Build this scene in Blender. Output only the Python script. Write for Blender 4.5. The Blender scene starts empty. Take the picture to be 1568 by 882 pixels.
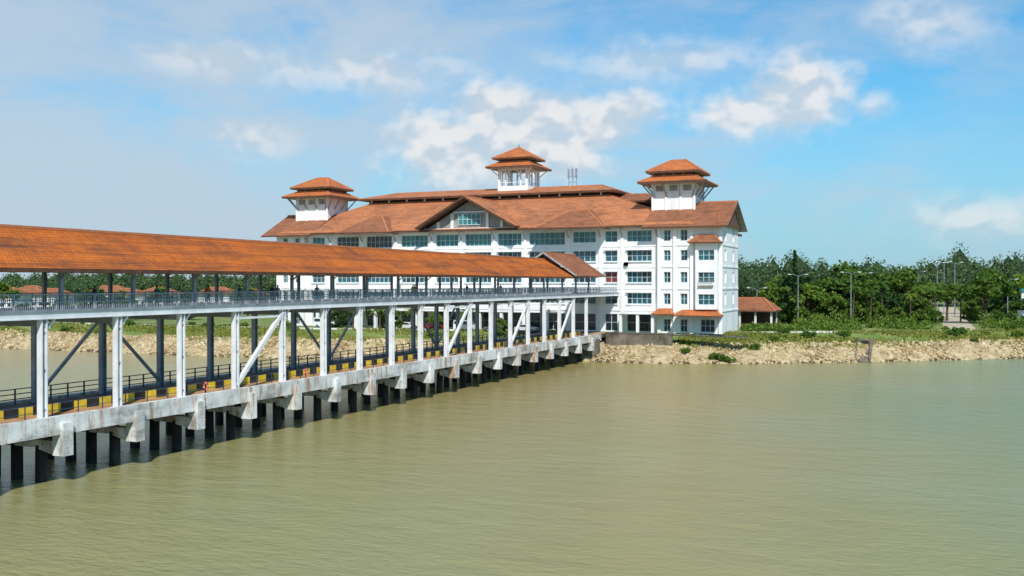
import bpy, math, random
import numpy as np
from mathutils import Vector, Matrix
random.seed(7); rng=np.random.default_rng(7)
scene=bpy.context.scene
COL=scene.collection
GZ=4.55      # land level above water (m)

# ------------------------------------------------------------------ materials
def new_mat(name):
    m=bpy.data.materials.new(name); m.use_nodes=True
    nt=m.node_tree; b=nt.nodes['Principled BSDF']
    return m,nt,b
def node(nt,typ,**kw):
    n=nt.nodes.new(typ)
    for k,v in kw.items(): setattr(n,k,v)
    return n
def c4(c): return (c[0],c[1],c[2],1)
def ramp(nt,fac,stops):
    r=node(nt,'ShaderNodeValToRGB'); e=r.color_ramp.elements
    e[0].position=stops[0][0]; e[0].color=c4(stops[0][1])
    e[1].position=stops[1][0]; e[1].color=c4(stops[1][1])
    for p,c in stops[2:]:
        x=e.new(p); x.color=c4(c)
    nt.links.new(fac,r.inputs[0]); return r.outputs[0]
def mapped(nt,kind='Object',scale=(1,1,1)):
    tc=node(nt,'ShaderNodeTexCoord'); mp=node(nt,'ShaderNodeMapping')
    mp.inputs['Scale'].default_value=scale
    nt.links.new(tc.outputs[kind],mp.inputs[0]); return mp.outputs[0]
def noise(nt,vec,scale,detail=4,rough=.55,dist=0):
    n=node(nt,'ShaderNodeTexNoise'); n.inputs['Scale'].default_value=scale
    n.inputs['Detail'].default_value=detail; n.inputs['Roughness'].default_value=rough
    n.inputs['Distortion'].default_value=dist
    nt.links.new(vec,n.inputs['Vector']); return n.outputs[0]
def mix(nt,f,a,b,typ='MIX'):
    m=node(nt,'ShaderNodeMix',data_type='RGBA',blend_type=typ)
    for s,v in ((0,f),(6,a),(7,b)):
        if isinstance(v,(int,float)): m.inputs[s].default_value=v
        elif isinstance(v,tuple): m.inputs[s].default_value=c4(v)
        else: nt.links.new(v,m.inputs[s])
    return m.outputs[2]
def bump(nt,b,h,strength,dist=.05):
    bp=node(nt,'ShaderNodeBump'); bp.inputs['Strength'].default_value=strength
    bp.inputs['Distance'].default_value=dist
    nt.links.new(h,bp.inputs['Height']); nt.links.new(bp.outputs[0],b.inputs['Normal'])
def pmat(name,c1,c2,scale=1.0,rough=.7,bs=.2,metal=0,sc3=(1,1,1),lo=.35,hi=.65,spec=.4):
    m,nt,b=new_mat(name); v=mapped(nt,'Object',sc3)
    n=noise(nt,v,scale,5,.6)
    nt.links.new(ramp(nt,n,[(lo,c1),(hi,c2)]),b.inputs['Base Color'])
    b.inputs['Roughness'].default_value=rough; b.inputs['Metallic'].default_value=metal
    b.inputs['Specular IOR Level'].default_value=spec
    if bs: bump(nt,b,noise(nt,v,scale*6,3),bs)
    return m
def tile_mat(name,cA,cB,dirt,dirtamt=.7,bw=.34,rh=.38,sx=.12,lo=.46,hi=.72,n2s=.35):
    m,nt,b=new_mat(name)
    tc=node(nt,'ShaderNodeTexCoord')
    br=node(nt,'ShaderNodeTexBrick'); br.offset=.5
    br.inputs['Scale'].default_value=1; br.inputs['Brick Width'].default_value=bw
    br.inputs['Row Height'].default_value=rh; br.inputs['Mortar Size'].default_value=.02
    br.inputs['Color1'].default_value=c4(cA); br.inputs['Color2'].default_value=c4(cB)
    br.inputs['Mortar'].default_value=c4(tuple(x*.35 for x in cA)); br.inputs['Bias'].default_value=-.2
    nt.links.new(tc.outputs['UV'],br.inputs['Vector'])
    mp=node(nt,'ShaderNodeMapping'); mp.inputs['Scale'].default_value=(sx,.9,1)
    nt.links.new(tc.outputs['UV'],mp.inputs[0])
    n1=noise(nt,mp.outputs[0],1.0,8,.74,.4)
    n2=noise(nt,tc.outputs['Object'],n2s,6,.68)
    f1=ramp(nt,n1,[(lo,(0,0,0)),(hi,(1,1,1))])
    f2=ramp(nt,n2,[(.44,(0,0,0)),(.68,(1,1,1))])
    mx=node(nt,'ShaderNodeMath',operation='MULTIPLY_ADD'); 
    nt.links.new(f1,mx.inputs[0]); mx.inputs[1].default_value=.8
    mm=node(nt,'ShaderNodeMath',operation='MULTIPLY'); nt.links.new(f2,mm.inputs[0]); mm.inputs[1].default_value=.5
    nt.links.new(mm.outputs[0],mx.inputs[2])
    m3=node(nt,'ShaderNodeMath',operation='MULTIPLY',use_clamp=True); nt.links.new(mx.outputs[0],m3.inputs[0]); m3.inputs[1].default_value=dirtamt
    col=mix(nt,m3.outputs[0],br.outputs[0],dirt)
    nt.links.new(col,b.inputs['Base Color'])
    b.inputs['Roughness'].default_value=.85; b.inputs['Specular IOR Level'].default_value=.2
    sp=node(nt,'ShaderNodeSeparateXYZ'); nt.links.new(tc.outputs['UV'],sp.inputs[0])
    dv=node(nt,'ShaderNodeMath',operation='DIVIDE'); nt.links.new(sp.outputs[1],dv.inputs[0]); dv.inputs[1].default_value=rh
    fr=node(nt,'ShaderNodeMath',operation='FRACT'); nt.links.new(dv.outputs[0],fr.inputs[0])
    iv=node(nt,'ShaderNodeMath',operation='MULTIPLY'); iv.inputs[1].default_value=-1; nt.links.new(fr.outputs[0],iv.inputs[0])
    bump(nt,b,iv.outputs[0],.8,.07)
    return m

M={}
M['white']=pmat('white_render',(.64,.66,.67),(.87,.87,.86),.22,.75,.1,sc3=(1,1,.25),lo=.28,hi=.48)
M['white_dirty']=pmat('weathered_white_paint',(.42,.4,.35),(.72,.71,.67),.7,.7,.15,lo=.32,hi=.5)
M['steel_white']=pmat('white_steel_paint',(.66,.68,.7),(.83,.84,.85),.8,.45,.05)
M['steel_grey']=pmat('grey_steel_paint_and_shade',(.17,.2,.24),(.3,.34,.38),.8,.5,.05)
M['rail']=pmat('rail_paint',(.02,.035,.06),(.06,.085,.13),1,.5,0)
M['rail_light']=pmat('light_rail_paint',(.26,.3,.34),(.42,.45,.49),1,.5,0)
M['asphalt']=pmat('asphalt',(.04,.04,.044),(.085,.083,.08),.6,.9,.3)
M['brownstrip']=pmat('clay_paving',(.34,.17,.07),(.52,.31,.17),.8,.85,.2)
M['pile']=pmat('dark_pile',(.012,.011,.01),(.045,.038,.03),1.5,.8,.5,sc3=(1,1,.4))
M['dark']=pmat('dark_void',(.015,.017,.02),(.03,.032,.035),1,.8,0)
M['fascia_brown']=pmat('brown_fascia',(.07,.03,.018),(.14,.06,.03),1,.6,0)
M['brown_panel']=pmat('brown_timber_panel',(.1,.05,.03),(.18,.09,.055),1,.7,.1)
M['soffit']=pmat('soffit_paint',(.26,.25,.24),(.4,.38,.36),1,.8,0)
M['concrete']=pmat('weathered_concrete',(.09,.075,.055),(.22,.19,.15),.6,.9,.4)
M['frame']=pmat('window_frame_paint',(.42,.56,.58),(.6,.7,.7),1,.5,0)
M['yellow']=pmat('yellow_paint',(.6,.42,.03),(.85,.6,.04),1.2,.6,.1)
M['black']=pmat('black_paint',(.012,.012,.012),(.03,.03,.03),1.2,.6,.1)
M['red']=pmat('red_paint',(.5,.03,.02),(.6,.05,.03),1,.5,0)
M['bark']=pmat('bark',(.06,.04,.028),(.14,.1,.07),3,.9,.5)
M['tile']=tile_mat('walkway_roof_tiles',(.63,.165,.022),(.48,.11,.016),(.13,.05,.025),.95,sx=.05,lo=.45,hi=.66)
M['tile_b']=tile_mat('building_roof_tiles',(.64,.25,.11),(.52,.175,.07),(.19,.085,.052),.95,sx=.35,lo=.45,hi=.7,n2s=.16)
M['tile_d']=tile_mat('dark_roof_tiles',(.42,.165,.08),(.3,.11,.058),(.12,.06,.04),.95,sx=.35)
M['tile_t']=tile_mat('tower_roof_tiles',(.66,.2,.06),(.54,.15,.045),(.2,.085,.045),.8,sx=.4)
M['ridge']=pmat('ridge_tiles',(.4,.15,.065),(.56,.21,.09),2,.8,.2)
def glass(name,c,c2,r=.12):
    return pmat(name,c,c2,.35,r,0,spec=.6)
M['glass']=glass('blue_glass',(.012,.055,.08),(.035,.13,.17))
M['teal']=glass('teal_glass',(.015,.12,.14),(.045,.25,.27),.2)
M['glassd']=glass('dark_glass_and_shade',(.012,.02,.03),(.025,.04,.05))
M['redglass']=glass('red_blind',(.16,.02,.02),(.24,.04,.03),.4)

m,nt,b=new_mat('stained_white_concrete'); v=mapped(nt,'Object',(1,1,1))
vs=mapped(nt,'Object',(1,1.5,.25))
base=ramp(nt,noise(nt,v,.6,6),[(.35,(.5,.51,.5)),(.6,(.8,.8,.78))])
st=ramp(nt,noise(nt,vs,1.0,8,.72),[(.5,(0,0,0)),(.63,(1,1,1))])
st2=ramp(nt,noise(nt,mapped(nt,'Object',(1,.2,.6)),.8,6,.7),[(.5,(0,0,0)),(.66,(.8,.8,.8))])
cc_=mix(nt,st,base,(.4,.24,.14)); cc_=mix(nt,st2,cc_,(.2,.17,.14))
nt.links.new(cc_,b.inputs['Base Color'])
b.inputs['Roughness'].default_value=.85; bump(nt,b,noise(nt,v,5,5),.3); M['stained']=m

def leaf_mat(name,ca,cb,cc,tr_=.3):
    m,nt,b=new_mat(name)
    g=node(nt,'ShaderNodeNewGeometry')
    oi=node(nt,'ShaderNodeObjectInfo')
    col=ramp(nt,g.outputs['Random Per Island'],[(0,ca),(1,cc),(.5,cb)])
    v=mapped(nt,'Object'); n=noise(nt,v,.25 if tr_ else .08,3)
    col=mix(nt,ramp(nt,n,[(.4,(0,0,0)),(.65,(1,1,1))]),col,mix(nt,.55,col,cc))
    hs=node(nt,'ShaderNodeHueSaturation'); 
    mr=node(nt,'ShaderNodeMapRange'); nt.links.new(oi.outputs['Random'],mr.inputs[0])
    mr.inputs[3].default_value=.75; mr.inputs[4].default_value=1.3
    nt.links.new(mr.outputs[0],hs.inputs['Value']); nt.links.new(col,hs.inputs['Color'])
    mr2=node(nt,'ShaderNodeMapRange'); nt.links.new(oi.outputs['Random'],mr2.inputs[0])
    mr2.inputs[3].default_value=.515; mr2.inputs[4].default_value=.48; nt.links.new(mr2.outputs[0],hs.inputs['Hue'])
    nt.links.new(hs.outputs[0],b.inputs['Base Color'])
    b.inputs['Roughness'].default_value=.65; b.inputs['Specular IOR Level'].default_value=.25
    if tr_:
        tr=node(nt,'ShaderNodeBsdfTranslucent'); nt.links.new(hs.outputs[0],tr.inputs[0])
        ms=node(nt,'ShaderNodeMixShader'); ms.inputs[0].default_value=tr_
        nt.links.new(b.outputs[0],ms.inputs[1]); nt.links.new(tr.outputs[0],ms.inputs[2])
        nt.links.new(ms.outputs[0],nt.nodes['Material Output'].inputs[0])
    return m
M['leaf']=leaf_mat('foliage',(.04,.1,.012),(.085,.17,.02),(.15,.23,.035))
M['leaf_far']=leaf_mat('distant_foliage',(.05,.1,.032),(.085,.15,.045),(.13,.185,.06),0)
M['leaf_dk']=leaf_mat('dark_foliage',(.015,.055,.014),(.03,.085,.02),(.06,.12,.03))
M['grassblade']=leaf_mat('grass_blades',(.1,.16,.02),(.17,.23,.035),(.3,.29,.08))
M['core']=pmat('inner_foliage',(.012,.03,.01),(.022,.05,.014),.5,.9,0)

# ------------------------------------------------------------------ mesh builder
class MB:
    def __init__(s): s.v=[];s.f=[];s.mi=[]
    def face(s,pts,m=0):
        i=len(s.v); s.v+= [tuple(p) for p in pts]; s.f.append(tuple(range(i,i+len(pts)))); s.mi.append(m)
    def box(s,x0,x1,y0,y1,z0,z1,m=0):
        i=len(s.v)
        s.v+=[(x0,y0,z0),(x1,y0,z0),(x1,y1,z0),(x0,y1,z0),(x0,y0,z1),(x1,y0,z1),(x1,y1,z1),(x0,y1,z1)]
        for q in ((0,3,2,1),(4,5,6,7),(0,1,5,4),(1,2,6,5),(2,3,7,6),(3,0,4,7)):
            s.f.append(tuple(i+k for k in q)); s.mi.append(m)
    def beam(s,p0,p1,w,h,m=0,up=(0,0,1)):
        p0=Vector(p0);p1=Vector(p1);d=(p1-p0).normalized();up=Vector(up)
        a=d.cross(up)
        if a.length<1e-4: a=d.cross(Vector((0,1,0)))
        a.normalize(); c=a.cross(d).normalized()
        i=len(s.v)
        for p in (p0,p1):
            for sx,sy in ((-1,-1),(1,-1),(1,1),(-1,1)):
                s.v.append(tuple(p+a*(sx*w/2)+c*(sy*h/2)))
        for q in ((0,1,2,3),(7,6,5,4),(0,4,5,1),(1,5,6,2),(2,6,7,3),(3,7,4,0)):
            s.f.append(tuple(i+k for k in q)); s.mi.append(m)
    def tube(s,p0,p1,r0,r1,n=8,m=0,cap=True):
        p0=Vector(p0);p1=Vector(p1);d=(p1-p0).normalized()
        a=d.orthogonal().normalized();c=d.cross(a)
        i=len(s.v)
        for p,r in ((p0,r0),(p1,r1)):
            for k in range(n):
                t=2*math.pi*k/n; s.v.append(tuple(p+a*(r*math.cos(t))+c*(r*math.sin(t))))
        for k in range(n):
            k2=(k+1)%n; s.f.append((i+k,i+k2,i+n+k2,i+n+k)); s.mi.append(m)
        if cap:
            s.f.append(tuple(i+n+k for k in range(n))); s.mi.append(m)
            s.f.append(tuple(i+n-1-k for k in range(n))); s.mi.append(m)
    def frustum(s,r0,z0,r1,z1,m=0,mf=1,ms=2,th=.3,caps=None,top=False):
        (a0,a1,b0,b1)=r0;(c0,c1,d0,d1)=r1
        A=[(a0,b0,z0),(a1,b0,z0),(a1,b1,z0),(a0,b1,z0)]
        B=[(c0,d0,z1),(c1,d0,z1),(c1,d1,z1),(c0,d1,z1)]
        for k in range(4):
            j=(k+1)%4
            pts=[A[k],A[j],B[j],B[k]]
            if (Vector(B[j])-Vector(B[k])).length<1e-4: pts=pts[:3]
            s.face(pts,m)
            lo=lambda p:(p[0],p[1],p[2]-th)
            s.face([lo(A[k]),lo(A[j]),A[j],A[k]],mf)
        s.face([(p[0],p[1],p[2]-th) for p in A][::-1],ms)
        if top: s.face(B,m)
        if caps is not None:
            for k in range(4):
                s.beam(A[k],B[k],.3,.22,caps)
            if (Vector(B[0])-Vector(B[1])).length>.1: s.beam(B[0],B[1],.3,.25,caps)
            if (Vector(B[1])-Vector(B[2])).length>.1: s.beam(B[1],B[2],.3,.25,caps)
    def build(s,name,mats,parent=None,uv=False,smooth=False):
        me=bpy.data.meshes.new(name); me.from_pydata(s.v,[],s.f)
        for mt in mats: me.materials.append(mt)
        me.polygons.foreach_set('material_index',s.mi)
        if smooth: me.polygons.foreach_set('use_smooth',[True]*len(me.polygons))
        me.update()
        if uv:
            ul=me.uv_layers.new(name='UVMap')
            for p in me.polygons:
                n=p.normal; t=Vector((0,0,1)).cross(n)
                if t.length<1e-3: t=Vector((1,0,0))
                t.normalize(); q=n.cross(t)
                for li in p.loop_indices:
                    co=me.vertices[me.loops[li].vertex_index].co
                    ul.data[li].uv=(co.dot(t),co.dot(q))
        o=bpy.data.objects.new(name,me); COL.objects.link(o)
        if parent: o.parent=parent
        return o
def empty(name,loc=(0,0,0)):
    e=bpy.data.objects.new(name,None); e.location=loc; COL.objects.link(e); return e
def fast_mesh(name,V,F,mats,mi=None,smooth=False):
    me=bpy.data.meshes.new(name)
    V=np.asarray(V,dtype=np.float32); F=np.asarray(F,dtype=np.int32)
    k=F.shape[1]
    me.vertices.add(len(V)); me.vertices.foreach_set('co',V.ravel())
    me.loops.add(F.size); me.loops.foreach_set('vertex_index',F.ravel())
    me.polygons.add(len(F)); me.polygons.foreach_set('loop_start',np.arange(0,F.size,k,dtype=np.int32))
    try: me.polygons.foreach_set('loop_total',np.full(len(F),k,dtype=np.int32))
    except Exception: pass
    for mt in mats: me.materials.append(mt)
    if mi is not None: me.polygons.foreach_set('material_index',np.asarray(mi,dtype=np.int32))
    if smooth: me.polygons.foreach_set('use_smooth',np.ones(len(F),dtype=bool))
    me.update(calc_edges=True); me.validate()
    return me
def link(name,me,loc=(0,0,0),rot=0,sc=(1,1,1),parent=None):
    o=bpy.data.objects.new(name,me); o.location=loc; o.rotation_euler=(0,0,rot); o.scale=sc
    COL.objects.link(o); o.parent=parent; return o

# ------------------------------------------------------------------ coast / terrain
CU=[-2500,-400,-250,-184,-130,-105,-80,-66,-57,-44,-30,-13.5,15.4,60,130,260,600,2500]
CV=[ 120, 150, 151,149.6,148.4,151,157,162.5,165,165.6,171,181.4,203.7,232,262,300,360,500]
def coast(u): return float(np.interp(u,CU,CV))
DP=[-30,-6,0,2,6.5,9,15,18,1e5]; HP=[-6,-2.2,-.15,.9,2.6,3.1,4.4,GZ,GZ]
def hgt(u,v):
    d=v-coast(u); h=float(np.interp(d,DP,HP))
    if 0<d<18: h+=.18*math.sin(u*.31+d*.5)*math.sin(u*.13+1)*(1-abs(d-9)/9)
    return h
us=np.concatenate([np.linspace(-2500,-320,16),np.arange(-310,120,1.5),np.linspace(130,2500,20)])
ds=np.concatenate([[-30,-6,-3,-1.5],np.arange(0,19,.75),[20,25,35,50,80,120,180,260,400,700,1200,2500]])
V=[];F=[];mi=[]
for d in ds:
    for u in us:
        c=coast(u); j=0
        if 0<d<18: j=.5*math.sin(u*.9)+.5*math.sin(u*.37+2)+.35*math.sin(u*1.7+d)
        V.append((u,c+d+j*.6,hgt(u,c+d)))
nu=len(us)
for r in range(len(ds)-1):
    for k in range(nu-1):
        F.append((r*nu+k,r*nu+k+1,(r+1)*nu+k+1,(r+1)*nu+k)); mi.append(0 if ds[r]<8.9+1.2*math.sin(us[k]*.17) else 1)
mrip=pmat('shore_stone_ground',(.28,.21,.11),(.56,.45,.27),.8,.95,.6)
m,nt,b=new_mat('grass_ground'); v=mapped(nt,'Object')
g1=ramp(nt,noise(nt,v,.22,6,.65),[(.35,(.09,.15,.02)),(.5,(.15,.21,.04)),(.62,(.26,.25,.08)),(.72,(.45,.36,.2))])
nt.links.new(g1,b.inputs['Base Color']); b.inputs['Roughness'].default_value=.95
bump(nt,b,noise(nt,v,3,5),.6,.1); mgrass=m
link('ground',fast_mesh('ground',V,F,[mrip,mgrass],mi,True))

# water: silty estuary, tint drifting from olive to grey-green
m,nt,b=new_mat('estuary_water'); v=mapped(nt,'Object')
big=noise(nt,mapped(nt,'Object',(1,.45,1)),.014,4,.5,.3)
sp=node(nt,'ShaderNodeSeparateXYZ'); nt.links.new(v,sp.inputs[0])
gr=node(nt,'ShaderNodeMapRange'); nt.links.new(sp.outputs[0],gr.inputs[0]); gr.inputs[1].default_value=-60; gr.inputs[2].default_value=30; gr.inputs[3].default_value=-.19; gr.inputs[4].default_value=.19
ad0=node(nt,'ShaderNodeMath',operation='ADD'); nt.links.new(big,ad0.inputs[0]); nt.links.new(gr.outputs[0],ad0.inputs[1])
col=ramp(nt,ad0.outputs[0],[(.3,(.345,.265,.105)),(.72,(.19,.27,.15)),(.5,(.285,.278,.118))])
nt.links.new(col,b.inputs['Base Color'])
b.inputs['Roughness'].default_value=.2; b.inputs['IOR'].default_value=1.33
b.inputs['Specular IOR Level'].default_value=.38
w1=noise(nt,mapped(nt,'Object',(.55,1.0,1)),2.2,5,.62,.15)
w2=noise(nt,mapped(nt,'Object',(.5,1.0,1)),.5,3,.5,.1)
w3=noise(nt,mapped(nt,'Object',(.6,1,1)),.03,3,.5)
wr_=node(nt,'ShaderNodeMapRange'); nt.links.new(w3,wr_.inputs[0]); wr_.inputs[1].default_value=.35; wr_.inputs[2].default_value=.65; wr_.inputs[3].default_value=.4; wr_.inputs[4].default_value=1.1
ws=node(nt,'ShaderNodeMath',operation='MULTIPLY'); nt.links.new(w1,ws.inputs[0]); nt.links.new(wr_.outputs[0],ws.inputs[1])
w2b=node(nt,'ShaderNodeMath',operation='MULTIPLY'); nt.links.new(w2,w2b.inputs[0]); w2b.inputs[1].default_value=1.1
ad=node(nt,'ShaderNodeMath',operation='ADD'); nt.links.new(ws.outputs[0],ad.inputs[0]); nt.links.new(w2b.outputs[0],ad.inputs[1])
bump(nt,b,ad.outputs[0],.8,.24); mwater=m
wb=MB(); wb.face([(-4000,-3000,0),(4000,-3000,0),(4000,700,0),(-4000,700,0)])
wb.build('water',[mwater])

def ico():
    import bmesh
    bm=bmesh.new(); bmesh.ops.create_icosphere(bm,subdivisions=1,radius=1)
    V=np.array([x.co[:] for x in bm.verts]); F=np.array([[x.index for x in f.verts] for f in bm.faces]); bm.free(); return V,F
IV,IF=ico()
def rotm(a,b,c):
    return np.array(Matrix.Rotation(a,3,'X')@Matrix.Rotation(b,3,'Y')@Matrix.Rotation(c,3,'Z'))
def rockfield(n,u0,u1,s0,s1):
    VV=[];FF=[]
    for i in range(n):
        u=random.uniform(u0,u1); d=-.7+9.8*random.random()**.85
        if -66.5<u<-55 and d>4: continue
        if d>6.5 and math.sin(u*.23)+math.sin(u*.61+1)>.7: continue
        s=s0+(s1-s0)*random.random()**3
        P=IV*(1+rng.uniform(-.28,.28,(len(IV),1)))*np.array([s,s*random.uniform(.6,1),s*random.uniform(.4,.75)])
        P=P@rotm(*[random.uniform(0,6.28) for _ in range(3)]).T
        v=coast(u)+d
        FF.append(IF+12*len(VV)); VV.append(P+np.array([u,v,hgt(u,v)+s*.08]))
    return np.concatenate(VV),np.concatenate(FF)
m,nt,b=new_mat('riprap_stone')
g=node(nt,'ShaderNodeNewGeometry'); v=mapped(nt,'Object')
col=ramp(nt,g.outputs['Random Per Island'],[(0,(.22,.16,.08)),(1,(.68,.56,.36)),(.35,(.43,.33,.17)),(.7,(.56,.44,.26))])
col=mix(nt,ramp(nt,noise(nt,v,.12,4,.6),[(.42,(0,0,0)),(.62,(.7,.7,.7))]),col,(.34,.22,.1))
sp=node(nt,'ShaderNodeSeparateXYZ'); nt.links.new(v,sp.inputs[0])
wet=ramp(nt,sp.outputs[2],[(.12,(.14,.12,.1)),(.6,(1,1,1))])
nt.links.new(mix(nt,1.0,col,wet,'MULTIPLY'),b.inputs['Base Color']); b.inputs['Roughness'].default_value=.9
bump(nt,b,noise(nt,v,4,4),.5); mrock=m
RV,RF=rockfield(15000,-230,75,.12,.5)
link('riprap_rocks',fast_mesh('riprap_rocks',RV,RF,[mrock]))

# ------------------------------------------------------------------ jetty bridge
UE=-56.04; SP=6.738; V0=48.94; VEND=180.0; VS=-6.0
jet=empty('jetty_bridge',(0,0,0))
posts=[V0+SP*k for k in range(-8,18)]
d=MB()
d.box(-65.7,-56.0,VS,VEND,3.95,4.6,3)
d.box(-56.0,-55.45,VS,VEND-10,3.5,4.78,0)
d.box(-66.25,-65.7,VS,VEND-10,3.5,4.78,0)
d.box(-65.0,-59.1,VS,VEND,4.6,4.606,1)
d.box(-58.6,-56.5,VS,VEND,4.6,4.61,2)
for uu in (-63.9,-61.4,-58.9): d.box(uu-.3,uu+.3,VS,166,3.0,3.95,3)
for k in range(-8,18):
    vb=V0+SP*k+1.35
    if vb>167: continue
    for (e0,e1) in ((-55.15,-56.2),(-66.5,-65.5)):
        a,b_=min(e0,e1),max(e0,e1)
        d.box(a,b_,vb-.42,vb+.42,2.0,4.3,0)
    pts=[(-56.2,2.02),(-58.0,2.45),(-64,2.45),(-65.5,2.02),(-65.5,3.0),(-56.2,3.0)]
    A=[(p[0],vb-.36,p[1]) for p in pts];B=[(p[0],vb+.36,p[1]) for p in pts]
    d.face(A,0); d.face(B[::-1],0)
    for i in range(6):
        j=(i+1)%6; d.face([A[i],B[i],B[j],A[j]],0)
d.build('deck',[M['stained'],M['asphalt'],M['brownstrip'],M['concrete']],jet)
p=MB()
for k in range(-8,18):
    vb=V0+SP*k+1.35
    if vb>167: continue
    for dd in (1.7,4.1,6.3,8.6):
        dx=random.uniform(-.1,.1)
        p.tube((UE-dd+dx,vb+random.uniform(-.08,.08),-3),(UE-dd,vb,2.6),.42,.4,12)
p.build('piles',[M['pile']],jet,smooth=True)
s=MB(); v=VS; i=0
while v<VEND-12:
    s.box(-59.0,-58.65,v,v+1.18,4.6,5.22,i%2); v+=1.2; i+=1
s.build('striped_barrier',[M['yellow'],M['black']],jet)
r=MB()
def railing(mb,u,v0,v1,z,h,step,n,th=.05,m=0):
    v=v0
    while v<v1:
        mb.box(u-th/2*1.4,u+th/2*1.4,v-th/2*1.4,v+th/2*1.4,z,z+h,m); v+=step
    for k in range(n):
        zz=z+h*(k+1)/n; mb.box(u-th/2,u+th/2,v0,v1,zz-th/2,zz+th/2+.002*k,m)
railing(r,-56.35,VS,168,4.6,1.0,2.24,2,.045)
railing(r,-65.35,VS,168,4.6,1.15,1.68,3,.07)
r.build('deck_railing',[M['rail']],jet)
st=MB()
def hcol(mb,u,v,z0,z1,w,dp,m,mw):
    mb.box(u-w/2,u+w/2,v-dp/2,v-dp/2+.1,z0,z1,m)
    mb.box(u-w/2,u+w/2,v+dp/2-.1,v+dp/2,z0,z1,m)
    mb.box(u-.05,u+.05,v-dp/2+.1,v+dp/2-.1,z0,z1,mw)
for k,v in enumerate(posts):
    if v<VS or v>VEND: continue
    hcol(st,UE-.05,v,4.6,11.5,.46,.5,0,1)
    st.box(UE-.42,UE+.3,v-.42,v+.42,4.6,4.72,0)
    for z in (5.3,8.0,10.6): st.box(UE-.2,UE+.12,v-.15,v+.15,z,z+.06,1)
    hcol(st,UE-8.5,v,4.6,11.5,.42,.5,1,1)  # rear posts: shade of the upper deck put into the colour, grey for white
    st.box(UE-8.6,UE+.1,v-.14,v+.14,11.0,11.55,1)
    st.beam((UE-.05,v+.2,10.6),(UE-.05,v+1.0,11.5),.16,.16,0)
for a,bb,u,m_,w in ((3,4,UE,0,.34),(9,10,UE,0,.3),(12,13,UE,0,.3),(15,16,UE,0,.3)):
    v1=V0+SP*a; v2=V0+SP*bb
    st.beam((u,v1,5.0),(u,v2,11.3),w,w,m_)
    st.beam((u,v1,10.9),(u,v2,10.9),.2,.2,m_)
for a in (1,2,6,7,10,11):
    v1=V0+SP*a; v2=v1+SP; u=UE-8.5
    if a%2: st.beam((u,v1,5.0),(u,v2,11.2),.22,.22,1)
    else: st.beam((u,v1,11.2),(u,v2,5.0),.22,.22,1)
st.box(UE-.05,UE+.25,VS,181.9,11.5,12.1,0)
st.box(UE+.25,UE+.3,VS,181.9,11.5,11.58,0)
st.box(UE-8.75,UE-8.45,VS,181.9,11.5,12.1,1)
st.box(UE-8.45,UE-.05,VS,181.9,11.75,12.08,1)
st.box(UE+.25,UE+.33,VS,181.9,11.98,12.16,1)
st.build('steel_frame',[M['steel_white'],M['steel_grey']],jet)
uc=MB()
for k in range(-8,18):
    v=V0+SP*k+1.7
    if not(VS<v<171): continue
    uc.box(UE-.3,UE-.06,v-.13,v+.13,12.1,15.0)
    uc.beam((UE-.18,v,14.2),(UE+.75,v,14.95),.1,.1)
    v2=v-1.0
    uc.box(UE-8.45,UE-8.2,v2-.13,v2+.13,12.1,15.0)
    uc.beam((UE-.2,v,15.0),(UE-8.3,v,15.0),.14,.25)
    uc.beam((UE-4.25,v,15.0),(UE-4.25,v,17.6),.12,.12)
uc.box(UE-.32,UE-.05,VS,170,14.9,15.1); uc.box(UE-8.48,UE-8.15,VS,170,14.9,15.1)
uc.build('upper_columns',[M['steel_grey']],jet)
ur=MB()
for u in (UE-.02,UE-8.3):
    railing(ur,u,VS,181.8,12.1,1.1,1.7,2,.06)
    v=VS
    while v<181.8:
        ur.box(u-.014,u+.014,v,v+.028,12.12,13.2); v+=.17
ur.build('upper_railing',[M['rail_light']],jet)
R=MB()
def gable_v(mb,uc_,hw,v0,v1,ze,zr,m=0,mf=1,th=.18,cap=3):
    for sgn in (1,-1):
        ue=uc_+sgn*hw
        q=[(ue,v0,ze),(ue,v1,ze),(uc_,v1,zr),(uc_,v0,zr)]
        if sgn<0: q=q[::-1]
        mb.face(q,m)
        lo=[(x,y,z-th) for x,y,z in q]; mb.face(lo[::-1],mf)
        mb.face([(ue,v0,ze-th),(ue,v1,ze-th),(ue,v1,ze),(ue,v0,ze)],mf)
        for vv in (v0,v1): mb.face([(ue,vv,ze-th),(ue,vv,ze),(uc_,vv,zr),(uc_,vv,zr-th)],mf)
    mb.beam((uc_,v0,zr+.03),(uc_,v1,zr+.03),.34,.2,cap)
gable_v(R,UE-4.25,5.4,VS,156,15.0,18.0)
R.box(UE+1.13,UE+1.2,VS,156,14.72,14.98,1)
gable_v(R,UE-4.25,5.9,153.5,169.5,15.2,19.1,m=4)
for sgn in (1,-1):
    R.beam((UE-4.25+sgn*6.0,153.4,15.15),(UE-4.25,153.4,19.1),.1,.3,2)
R.face([(UE-9,154.2,15.3),(UE+.5,154.2,15.3),(UE-4.25,154.2,18.5)],1)
R.face([(UE-9,169.0,15.3),(UE+.5,169.0,15.3),(UE-4.25,169.0,18.5)],1)
R.build('walkway_roof',[M['tile'],M['fascia_brown'],M['soffit'],M['ridge'],M['tile_d']],jet,uv=True)

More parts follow.
